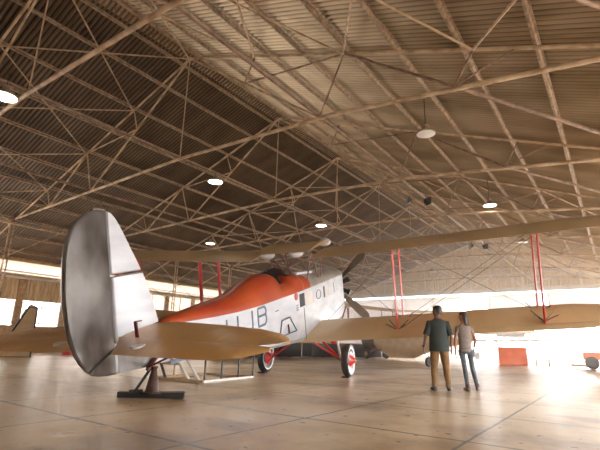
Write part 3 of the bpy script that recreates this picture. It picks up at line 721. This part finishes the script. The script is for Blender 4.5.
# ------------------------------------------------------------------ metal frame jig
fr = thing('metal_trestle', 'low open metal frame with dark posts under the tailplane', 'frame', (7.18, 7.81, 0), math.atan2(.25, 1.9))
L1, W1, H1 = 1.95, 1.6, .74
for x in (0, .62, 1.3, L1): MB().tube((x, 0, 0), (x, 0, H1), .022).build('front_post', 'dark', fr)
for x in (0, .7, L1): MB().tube((x, W1, 0), (x, W1, H1), .022).build('rear_post', 'wood', fr)
for y in (0, W1): MB().bar((-.03, y, .03), (L1 + .03, y, .03), .05, .05).build('bottom_rail', 'white_paint' if not y else 'wood', fr)
for x in (0, L1): MB().bar((x, 0, .03), (x, W1, .03), .05, .05).build('cross_rail', 'wood', fr)
MB().bar((0, 0, H1), (L1, 0, H1), .05, .05).bar((0, W1, H1), (L1, W1, H1), .05, .05).build('top_rail', 'white_paint', fr)
MB().bar((.0, .45, .05), (.0, 1.15, H1), .05, .04).bar((.0, .15, .05), (.0, .8, H1), .05, .04).build('diagonal_board', 'white_paint', fr)
MB().bar((.0, 1.2, .05), (.0, 1.6, H1), .05, .04).build('diagonal_board', 'dark', fr)
MB().bar((.0, .8, .42), (.0, 1.6, .42), .04, .14).build('side_board', 'wood', fr)

# ------------------------------------------------------------------ other aircraft and clutter in the background
a2 = thing('parked_biplane', 'tan parked aircraft with dark green nose behind the couple', 'airplane', (26.6, 11.9, 0), math.radians(68))
rg = []
for x, w, zb, zt in ((1.1, .5, .6, 1.65), (0, .62, .12, 1.75), (-1.8, .6, .14, 1.8), (-3.0, .45, .55, 1.65), (-4.6, .25, .9, 1.45), (-6, .06, 1.1, 1.3)):
    rg.append([(x, w * math.cos(2 * PI * i / 14), (zb + zt) / 2 + (zt - zb) / 2 * math.sin(2 * PI * i / 14)) for i in range(14)])
MB().loft(rg).build('fuselage', 'fabric2', a2, True)
rg = [[(x, w * math.cos(2 * PI * i / 14), 1.15 + w * math.sin(2 * PI * i / 14)) for i in range(14)] for x, w in ((1.1, .5), (2.3, .44), (2.6, .28))]
MB().loft(rg).build('nose_cowl', 'darkgreen', a2, True)
for s in (1, -1):
    wh = MB().lathe((1.4, s * .85, .33), (0, s, 0), [(-.07, .24), (-.07, .31), (0, .335), (.07, .31), (.07, .24)], 22).build('wheel', 'black', a2, 50)
    MB().lathe((1.4, s * .85, .33), (0, s, 0), [(-.05, .245), (.05, .245), (.09, .04)], 22).build('rim', 'fabric2', wh, 50)
    MB().tube((1.4, s * .8, .33), (1.0, s * .4, .9), .035).tube((1.4, s * .8, .33), (.2, s * .4, .7), .03).build('leg', 'maroon', a2)
    MB().loft([[(x_, s * y, z_) for x_, z_ in ((-1.1, zz), (-.2, zz - .06), (.7, zz + .02), (.6, zz + .09), (-.1, zz + .11))] for y, zz in ((.0, 3.05), (2.6, 3.12), (5.2, 3.2))]).build('upper_wing', 'fabric2', a2)
    MB().loft([[(x_, s * y, z_) for x_, z_ in ((-1.1, zz), (-.2, zz - .06), (.7, zz + .02), (.6, zz + .09), (-.1, zz + .11))] for y, zz in ((.45, 1.5), (2.6, 1.58), (4.6, 1.66))]).build('lower_wing', 'fabric2', a2)
    MB().tube((.3, s * 3.2, 1.65), (.3, s * 3.2, 3.1), .03).build('strut', 'maroon', a2); MB().tube((.3, s * .4, 1.7), (.3, s * .5, 3.05), .025).build('strut', 'maroon', a2)
plv = [(-6.1, 1.2), (-5.3, 1.25), (-5.5, 2.1), (-6.0, 2.3), (-6.4, 2.0)]
plate(plv, .06, 'fin', 'fabric2', a2); MB().box((-5.6, 0, 1.3), (.8, 2.4, .05)).build('tailplane', 'fabric2', a2)
MB().tube((-5.6, 0, 1.1), (-5.9, 0, .0), .03).build('tail_skid', 'dark', a2)
# third aircraft, pale, near the bright opening
a3 = thing('light_monoplane', 'small tan bodied aircraft with thin grey wing before the bright doorway', 'airplane', (34.0, 7.5, 0), math.radians(150))
rg = [[(x, w * math.cos(2 * PI * i / 14), zc + hh * math.sin(2 * PI * i / 14)) for i in range(14)] for x, w, zc, hh in ((2.0, .25, 2.2, .25), (1.5, .55, 2.25, .45), (0, .75, 2.3, .55), (-1.8, .5, 2.25, .42), (-4.5, .12, 2.1, .14))]
MB().loft(rg).build('fuselage', 'fabric2', a3, True)
MB().loft([[(x_, y, z_) for x_, z_ in ((-.8, zz), (0, zz - .05), (.7, zz), (.6, zz + .07), (0, zz + .1))] for y, zz in ((-5, 1.42), (0, 1.32), (5, 1.42))]).build('wing', 'silver_pale', a3)
for s in (1, -1):
    MB().tube((.3, s * 1.1, .3), (.2, s * .45, 1.6), .04).build('leg', 'dark', a3)
    MB().lathe((.3, s * 1.15, .28), (0, s, 0), [(-.06, .2), (-.06, .26), (0, .28), (.06, .26), (.06, .2)], 18).build('wheel', 'black', a3, 50)
MB().tube((-4.3, 0, 2.0), (-4.5, 0, 0), .03).build('tail_post', 'dark', a3)
# long dark draped platform behind the wheels
def draped(p, q, w, h, label):
    p = Vector((p[0], p[1], 0)); q = Vector((q[0], q[1], 0)); d = q - p; L = d.length
    t = thing('low_trailer', label, 'trailer', p, math.atan2(d.y, d.x))
    MB().box((L / 2, 0, h * .5), (L, w, h * .92)).build('skirted_body', 'black_cloth', t); MB().box((L / 2, 0, h * .97), (L + .1, w + .1, .06)).build('deck_edge', 'wood', t)
    for x in (L * .15, L * .85):
        for s in (-1, 1): MB().lathe((x, s * w * .42, .2), (0, s, 0), [(-.07, .14), (-.07, .2), (.07, .2), (.07, .14)], 16).build('wheel', 'black', t, 50)
    return t
draped((18.4, 19.3), (24.0, 17.6), 1.4, .95, 'long low black skirted trailer behind the near wheel')
draped((24.8, 17.2), (29.8, 14.6), 1.4, .95, 'long low black skirted trailer behind the far wheel')
MB_ = MB
for i, (x, y, m_) in enumerate(((20.0, 18.6, 'wood'), (22.5, 17.9, 'white_paint'), (26.5, 16.2, 'fabric2'))):
    mb = MB().box((0, 0, .12), (.9, .4, .24)).box((0, 0, .27), (.7, .3, .06))
    o = mb.build('parts_crate', m_); o.location = (x, y, .96); o.rotation_euler.z = -.3
    tag(o, ['brown timber crate', 'white painted crate', 'pale tan crate'][i] + ' lying on the black skirted trailer', 'crate')
# stand leg wheel near the man
t = thing('tripod_dolly', 'small black wheeled dolly on the floor just left of the man', 'dolly', (20.0, 7.15, 0))
MB().lathe((0, 0, .22), (.3, 1, 0), [(-.06, .12), (-.06, .2), (0, .22), (.06, .2), (.06, .12)], 20).build('wheel', 'black', t, 50)
MB().tube((0, 0, .22), (.05, .0, .5), .025).build('fork', 'dark', t)
# display steps on the left
def steps(x, y, rz, m1, label):
    t = thing('display_easel', label, 'display stand', (x, y, 0), rz)
    for s in (0, 1.3):
        mb = MB(); p = [(0, 0), (1.35, 0), (1.3, 2.2), (1.0, 2.3)]
        for a, b in zip(p, p[1:] + p[:1]): mb.bar((a[0], s, a[1]), (b[0], s, b[1]), .06, .06, (0, 1, 0))
        mb.build('side_frame', 'black', t)
        MB().prism([(.08, .03), (1.32, .03), (1.27, 2.15), (1.0, 2.2)], 'y', s - .012, s + .012).build('side_panel', 'fabric2', t)
    for k in range(4):
        z = .35 + k * .48; xx = z / 2.3 * 1.0 - .08
        MB().add([(xx + .0, .1, z), (xx + .0, 1.2, z), (xx + .14, 1.2, z + .36), (xx + .14, .1, z + .36), (xx + .03, .1, z), (xx + .03, 1.2, z), (xx + .17, 1.2, z + .36), (xx + .17, .1, z + .36)], [(0, 1, 2, 3), (7, 6, 5, 4), (0, 4, 5, 1), (2, 6, 7, 3)]).build('display_board', m1 if k % 2 else 'white_paint', t)
steps(8.15, 22.2, math.radians(-23), 'cowl', 'black framed leaning display stand beside the left window')
steps(6.6, 22.9, math.radians(-23), 'silver', 'dark sided display stand cut by the left frame edge')
t = thing('low_bench', 'long tan timber bench along the left wall base', 'bench', (7.2, 24.9, 0), .0)
MB().box((6, 0, .24), (12, .5, .06)).build('seat', 'wood', t)
for x in (.5, 3.3, 6, 8.8, 11.5): MB().box((x, 0, .11), (.08, .45, .21)).build('leg', 'dark', t)
t = thing('red_fuel_drum', 'red drum standing behind the left tailplane beside the rudder', 'drum', (12.4, 24.3, 0))
MB().lathe((0, 0, 0), (0, 0, 1), [(0, .28), (.3, .28), (.31, .295), (.33, .28), (.58, .28), (.6, .295), (.62, .28), (.88, .28), (.88, .0)], 24).build('body', 'red', t, 40)
MB().lathe((.1, 0, .88), (0, 0, 1), [(0, .04), (.03, .04)], 10).build('cap', 'dark', t)

# orange kiosk near the bright door
k_ = thing('orange_display_counter', 'orange display counter with lettered sign in front of the bright door', 'counter', (27.1, 5.7, 0), math.radians(-78))
# local x runs to the right in the photo (towards -Y)
MB().box((.75, 0, .48), (1.45, .35, .95)).build('counter_front', 'orange', k_)
MB().box((.72, .19, .6), (.8, .02, .4)).build('poster', 'white_paint', k_)
for x in (.05, 1.45): MB().tube((x, 0, 0), (x, 0, 1.75), .025).build('sign_post', 'white_paint', k_)
sg = MB(); sg.box((.75, 0, 1.62), (1.4, .03, .26)); sg = sg.build('sign_board', 'white_paint', k_)
lt = MB()
for i in range(9): lt.box((.2 + i * .135, .03, 1.62), (.085, .012, .13)); lt.box((.2 + i * .135, .036, 1.60 if i % 2 else 1.65), (.04, .012, .2))
lt.build('sign_lettering', 'red', sg)
for x in (1.9, 2.5): MB().box((x, 0, .15), (.05, .4, .3)).build('bench_leg', 'wood', k_)
MB().box((2.05, 0, .31), (1.2, .45, .05)).build('bench_board', 'wood', k_)
# small orange tow tractor at the right edge
t = thing('tow_tractor', 'small orange tow tractor parked at the right frame edge', 'tractor', (26.4, .75, 0), math.radians(95))
MB().box((0, 0, .62), (1.7, .75, .36)).box((-.45, 0, .95), (.7, .7, .36)).build('body', 'orange', t)
MB().box((.95, 0, .16), (.9, .85, .1)).build('front_platform', 'wood', t)
for x in (-.55, .5):
    for s in (-1, 1): MB().lathe((x, s * .4, .3), (0, s, 0), [(-.08, .18), (-.08, .29), (0, .3), (.08, .29), (.08, .18)], 20).build('wheel', 'black', t, 50)
MB().box((-.1, 0, .95), (.4, .45, .08)).box((-.3, 0, 1.2), (.08, .45, .45)).build('seat', 'leather', t)
MB().tube((.35, 0, .8), (.15, 0, 1.2), .02).lathe((.15, 0, 1.2), (-.4, 0, 1), [(0, .17), (.03, .17)], 16).build('steering_wheel', 'black', t)
MB().tube((1.38, .3, .16), (1.38, .3, 1.1), .02).build('marker_pole', 'ink', t)
for x in (-.75, -.2): MB().tube((x, -.33, 1.1), (x, -.33, 1.85), .02).tube((x, .33, 1.1), (x, .33, 1.85), .02).build('canopy_post', 'dark', t)
MB().box((-.48, 0, 1.88), (.8, .8, .05)).build('canopy', 'orange', t)

# ------------------------------------------------------------------ people
def skin_obj(name, pts, edges, rad, m, parent, sub=2, root=0):
    me = bpy.data.meshes.new(name); me.from_pydata([Vector(p) for p in pts], edges, []); me.update()
    o = bpy.data.objects.new(name, me); COL.objects.link(o); o.parent = parent
    sk = o.modifiers.new('skin', 'SKIN'); sk.use_smooth_shade = True
    lay = me.skin_vertices[0].data if me.skin_vertices else None
    if lay is None:
        bpy.context.view_layer.objects.active = o; bpy.ops.mesh.customdata_skin_add(); lay = me.skin_vertices[0].data
    for i, r_ in enumerate(rad):
        lay[i].radius = (r_, r_) if not isinstance(r_, tuple) else r_
        lay[i].use_root = (i == root)
    ss = o.modifiers.new('subsurf', 'SUBSURF'); ss.levels = sub; ss.render_levels = sub
    me.materials.append(M[m]); return o
def chain(name, pts, rad, m, parent, sub=2): return skin_obj(name, pts, [(i, i + 1) for i in range(len(pts) - 1)], rad, m, parent, sub)
def hand(parent, wrist, s, m, name='hand'):
    # s: +1 for the left hand; hanging, lightly curled, thumb to the front (local +X is the way the person faces)
    mb = MB(); w = Vector(wrist)
    rings = []
    for dz, hw, ht in ((.02, .026, .02), (-.03, .036, .017), (-.085, .040, .014), (-.098, .036, .012)):
        rings.append([w + Vector((hw * math.cos(2 * PI * i / 10), ht * math.sin(2 * PI * i / 10), dz)) for i in range(10)])
    mb.loft(rings)
    for x, L in ((.030, .068), (.010, .078), (-.011, .072), (-.030, .056)):
        p = w + Vector((x, 0, -.088)); seg = [p, p + Vector((.002, -s * .004, -L * .45)), p + Vector((.004, -s * .014, -L * .78)), p + Vector((.006, -s * .028, -L))]
        for a, b, ra, rb in zip(seg, seg[1:], (.0095, .009, .008), (.009, .008, .006)): mb.tube(a, b, ra, rb, 8); mb.ell(b, (rb, rb, rb), 8, 6)
    p = w + Vector((.03, -s * .004, -.03)); seg = [p, p + Vector((.024, -s * .01, -.03)), p + Vector((.03, -s * .016, -.062))]
    for a, b, ra, rb in zip(seg, seg[1:], (.011, .0095), (.0095, .007)): mb.tube(a, b, ra, rb, 8); mb.ell(b, (rb, rb, rb), 8, 6)
    return mb.build(name, m, parent, True)

def head(parent, c, yaw, m, hairm, long_hair, scale=1):
    R = Matrix.Rotation(yaw, 3, 'Z'); c = Vector(c)
    def T(v): return c + R @ (Vector(v) * scale)
    # skull and jaw: stacked rings (x = face direction)
    prof = [(-.115, .022, .035, .030), (-.10, .018, .055, .044), (-.075, .014, .072, .055), (-.04, .006, .086, .064), (0, 0, .095, .070), (.04, -.004, .098, .072), (.075, -.008, .088, .066), (.10, -.010, .062, .048), (.112, -.012, .02, .018)]
    rings = [[T((xo + a * math.cos(2 * PI * i / 16), b * math.sin(2 * PI * i / 16), z)) for i in range(16)] for z, xo, a, b in prof]
    h = MB().loft(rings).build('head', m, parent, True)
    MB().loft([[T((.085 + a, b, z)) for a, b in ((0, -w), (d, 0), (0, w), (-.01, 0))] for z, w, d in ((.022, .006, .006), (-.01, .011, .022), (-.028, .015, .028), (-.034, .010, .008))]).build('nose', m, h, True)
    mo = MB(); mo.ell(T((.088, 0, -.058)), (.008, .022, .006), 10, 6, R); mo.build('mouth', 'leather', h, True)
    for s in (1, -1):
        MB().ell(T((.080, s * .030, .012)), (.008, .013, .008), 10, 6, R).build('eye', 'shoe', h, True)
        MB().ell(T((-.005, s * .074, -.005)), (.018, .008, .030), 10, 6, R).build('ear', m, h, True)
    # hair: full crown, then only the back and sides further down
    zs = [(-.075, -.010, .090, .072), (-.04, -.010, .096, .077), (0, -.008, .103, .080), (.035, -.006, .107, .081), (.065, -.004, .106, .078), (.095, -.008, .088, .066), (.118, -.01, .05, .04), (.125, -.01, .004, .004)]
    n = 24; hv = []; hf = []
    for z, xo, a, b in zs:
        for i in range(n): hv.append(T((xo + a * math.cos(2 * PI * i / n), b * math.sin(2 * PI * i / n), z)))
    for q in range(len(zs) - 1):
        for i in range(n):
            cx = math.cos(2 * PI * (i + .5) / n)
            if q >= 4 or cx < (-.35, -.1, .1, .45)[q]: hf.append((q * n + i, q * n + (i + 1) % n, (q + 1) * n + (i + 1) % n, (q + 1) * n + i))
    MB().add(hv, hf).build('hair', hairm, parent, True)
    if long_hair:
        rings = []
        for z, xo, a, b in ((.09, -.03, .07, .065), (.02, -.035, .085, .084), (-.06, -.045, .078, .088), (-.14, -.06, .060, .082), (-.21, -.07, .042, .066), (-.26, -.075, .015, .035)):
            rings.append([T((xo + a * math.cos(2 * PI * i / 16) * (1 if math.cos(2 * PI * i / 16) < 0 else .55), b * math.sin(2 * PI * i / 16), z)) for i in range(16)])
        MB().loft(rings).build('long_hair', hairm, parent, True)
    return h

def person(loc, rz, H, cfg, label):
    k = H / 1.78
    t = thing('person', label, 'person', loc, rz)
    V = lambda x, y, z: (x * k, y * k, z * k)
    lf, rf = cfg['lf'], cfg['rf']           # foot (x,y) left / right
    lk, rk = cfg['lk'], cfg['rk']           # knees
    la, ra = cfg['la'], cfg['ra']           # arm: elbow, wrist (y positive)
    sw = cfg['sw']; hx = cfg.get('hx', 0)
    pts = [V(0, 0, .96), V(0, 0, 1.12), V(0, 0, 1.30), V(-.01, 0, 1.43), V(0, 0, 1.49), V(.01, 0, 1.56), V(.012, 0, 1.62),
           V(0, sw, 1.42), V(*la[0]), V(*la[1]), V(0, -sw, 1.42), V(*ra[0]), V(*ra[1]),
           V(0, .095, .90), V(*lk), V(lf[0] - .02, lf[1], .08), V(0, -.095, .90), V(*rk), V(rf[0] - .02, rf[1], .08)]
    ed = [(0, 1), (1, 2), (2, 3), (3, 4), (4, 5), (5, 6), (3, 7), (7, 8), (8, 9), (3, 10), (10, 11), (11, 12), (0, 13), (13, 14), (14, 15), (0, 16), (16, 17), (17, 18)]
    b = cfg['b']
    rad = [(.15 * b, .11), (.135 * b, .10), (.155 * b, .115), (.12 * b, .09), (.062, .062), (.055, .058), (.055, .06), .058 * b, .040, .026, .058 * b, .040, .026, .088, .056, .038, .088, .056, .038]
    rad = [(r_[0] * .72, r_[1] * .72) if isinstance(r_, tuple) and i_ < 4 else r_ for i_, r_ in enumerate(rad)]
    for i_ in (13, 16): rad[i_] *= .72
    for i_ in (14, 15, 17, 18): rad[i_] *= .72
    for i_ in (7, 10): rad[i_] *= .8
    rad = [tuple(q * k for q in r_) if isinstance(r_, tuple) else r_ * k for r_ in rad]
    skin_obj('body', pts, ed, rad, cfg['skin'], t)
    hand(t, V(*la[1]), 1, cfg['skin']); hand(t, V(*ra[1]), -1, cfg['skin'])
    head(t, V(.02, 0, 1.665), cfg['hyaw'], cfg['skin'], cfg['hair'], cfg['long'], k)
    # shirt: torso with sleeves over the arms
    hem = cfg['hem']
    def lerp(a, c_, q): return Vector([a[i] + (c_[i] - a[i]) * q for i in range(3)])
    def oval(x, y, z, a, c_, n=18): return [Vector((x + a * math.cos(2 * PI * i / n), y + c_ * math.sin(2 * PI * i / n), z)) * k for i in range(n)]
    def limb(mb, pts, rad, n=14):
        pts = [Vector(p) * k for p in pts]; rings = []
        for i, p in enumerate(pts):
            d = (pts[min(i + 1, len(pts) - 1)] - pts[max(i - 1, 0)]).normalized(); a = d.cross(Vector((1, 0, 0))).normalized(); b_ = d.cross(a)
            rings.append([p + (a * math.cos(2 * PI * q / n) + b_ * math.sin(2 * PI * q / n)) * rad[i] * k for q in range(n)])
        mb.loft(rings)
    sh_ = MB(); loose = cfg['loose']
    sh_.loft([oval(0, 0, z, d_ * b, w_ * b) for z, d_, w_ in ((hem, .125 * loose, .178 * loose), (1.02, .118 * loose, .170 * loose), (1.12, .112 * loose, .166 * loose), (1.22, .120, .178), (1.32, .126, .196), (1.39, .118, .200), (1.435, .098, .172), (1.47, .075, .115), (1.50, .062, .072))])
    for s, arm in ((1, la), (-1, ra)):
        sh0 = Vector((0, s * (sw - .035), 1.405)); e = Vector(arm[0])
        P_ = [sh0 + Vector((0, -s * .03, .01)), sh0 + Vector((0, s * .02, .0)), lerp(sh0, e, .3), lerp(sh0, e, .3 + (cfg['slv'] - .3) * .5), lerp(sh0, e, cfg['slv'])]
        limb(sh_, P_, [.05, .068 * b, .070 * b, .064 * b, .062 * b])
    sh_.build('shirt', cfg['shirt'], t, 60)
    # trousers
    w = cfg['leg']; tr_ = MB()
    tr_.loft([oval(0, 0, z, d_ * b, w_ * b) for z, d_, w_ in ((1.0, .108, .155), (.93, .120, .172), (.86, .118, .168), (.80, .09, .13))])
    for (kn, ft, s) in ((lk, lf, 1), (rk, rf, -1)):
        hp = Vector((0, s * .088, .90)); kn = Vector(kn); an = Vector((ft[0] - .02, ft[1], .075))
        limb(tr_, [hp, lerp(hp, kn, .25), lerp(hp, kn, .6), kn, lerp(kn, an, .35), lerp(kn, an, .75), an], [.094 * b, .092 * b, .078 * w * b, .064 * w, .062 * w, .052 * w, .056 * w])
    tr_.build('trousers', cfg['pants'], t, 60)
    for (fx, fy), s in ((lf, 1), (rf, -1)):
        a = s * .25 + cfg.get('toe', 0); R = Matrix.Rotation(a, 3, 'Z'); rings = []
        for x, hw, hh in ((-.09, .026, .03), (-.07, .036, .055), (-.02, .038, .060), (.04, .042, .042), (.11, .048, .032), (.165, .040, .026), (.185, .02, .016)):
            rings.append([Vector((fx * k, fy * k, 0)) + R @ Vector((x * k, hw * k * math.cos(2 * PI * i / 12), max(.0, hh * k + hh * k * math.sin(2 * PI * i / 12)))) for i in range(12)])
        sh = MB().loft(rings); sh.tube(Vector((fx - .02, fy, .06)) * k, Vector((fx - .02, fy, cfg['boot'])) * k, .046 * k, .044 * k, 12)
        sh.build('shoe', cfg['shoe'], t, True)
    return t, V, k
man = dict(lf=(0, .14), rf=(.02, -.15), lk=(.03, .12, .50), rk=(.03, -.125, .50), la=((-.03, .275, 1.13), (.05, .32, .88)), ra=((-.03, -.265, 1.13), (.03, -.26, .88)), sw=.19, b=1.08,
           skin='skin', hair='hair', long=False, hyaw=math.radians(62), hem=.80, slv=.95, loose=1.12, shirt='shirt', pants='khaki', leg=1.15, shoe='shoe', boot=.12)
t, V, k = person((9.97, 3.31, 0), math.radians(26), 1.83, man, 'person seen from behind in dark checked shirt, khaki trousers and black shoes, looking left')
MB().lathe(V(.045, .327, .905), (0, 0, 1), [(-.02, .034), (.02, .034)], 14).build('wristwatch', 'shoe', t, True)
woman = dict(lf=(-.10, .03), rf=(.02, -.20), lk=(.06, .04, .50), rk=(.05, -.13, .50), la=((-.05, .22, 1.13), (-.02, .23, .87)), ra=((-.03, -.23, 1.13), (.12, -.21, .95)), sw=.155, b=.88,
             skin='skin2', hair='hair2', long=True, hyaw=math.radians(58), hem=.86, slv=.42, loose=.98, shirt='tee', pants='jeans', leg=.86, shoe='leather', boot=.15)
t, V, k = person((10.52, 2.89, 0), math.radians(24), 1.72, woman, 'person with shoulder-length dark hair in grey top, jeans and brown ankle boots, looking left')

# ------------------------------------------------------------------ light
w = bpy.data.worlds.new('sky'); SC.world = w; w.use_nodes = True
bg = w.node_tree.nodes['Background']; bg.inputs[0].default_value = (.97, .95, .96, 1); bg.inputs[1].default_value = 10.0
sun = bpy.data.lights.new('sun', 'SUN'); sun.energy = 22; sun.angle = math.radians(3); sun.color = (1, .93, .84)
so = bpy.data.objects.new('sun', sun); COL.objects.link(so)
el, az = math.radians(8.5), math.radians(-3)
dirn = Vector((-math.cos(el) * math.cos(az), -math.cos(el) * math.sin(az), -math.sin(el)))
so.rotation_euler = dirn.to_track_quat('-Z', 'Y').to_euler(); so.location = (60, 5, 10)

# thin dust haze filling the hangar
HAZE = .0035
if HAZE:
    vm = bpy.data.materials.new('dusty_air'); vm.use_nodes = True; nt = vm.node_tree; nt.nodes.remove(nt.nodes['Principled BSDF'])
    vs = nt.nodes.new('ShaderNodeVolumeScatter'); vs.inputs['Density'].default_value = HAZE; vs.inputs['Anisotropy'].default_value = .45; vs.inputs['Color'].default_value = (1, .96, .92, 1)
    ge = nt.nodes.new('ShaderNodeNewGeometry'); sp_ = nt.nodes.new('ShaderNodeSeparateXYZ'); nt.links.new(ge.outputs['Position'], sp_.inputs[0])
    mr_ = nt.nodes.new('ShaderNodeMapRange'); mr_.inputs['From Min'].default_value = 13; mr_.inputs['From Max'].default_value = 44
    mr_.inputs['To Min'].default_value = HAZE * .05; mr_.inputs['To Max'].default_value = HAZE * 9
    nt.links.new(sp_.outputs['X'], mr_.inputs[0]); nt.links.new(mr_.outputs[0], vs.inputs['Density'])
    nt.links.new(vs.outputs[0], nt.nodes['Material Output'].inputs['Volume'])
    hz = MB().prism([(YR + .3, .01), (YL - .3, .01), (YL - .3, roofz(YL) - .2), (RL, RZ - .2), (YR + .3, roofz(YR) - .2)], 'x', XB + .3, XF - .4).build('dusty_air', vm)
    tag(hz, 'thin dusty haze filling the hangar air', 'haze', None, 'stuff')
SC.view_settings.view_transform = 'Standard'; SC.view_settings.look = 'None'; SC.view_settings.gamma = 1; SC.view_settings.exposure = .12
SC.cycles.volume_step_rate = 4; SC.cycles.max_bounces = 8; SC.cycles.diffuse_bounces = 5; SC.cycles.volume_bounces = 1
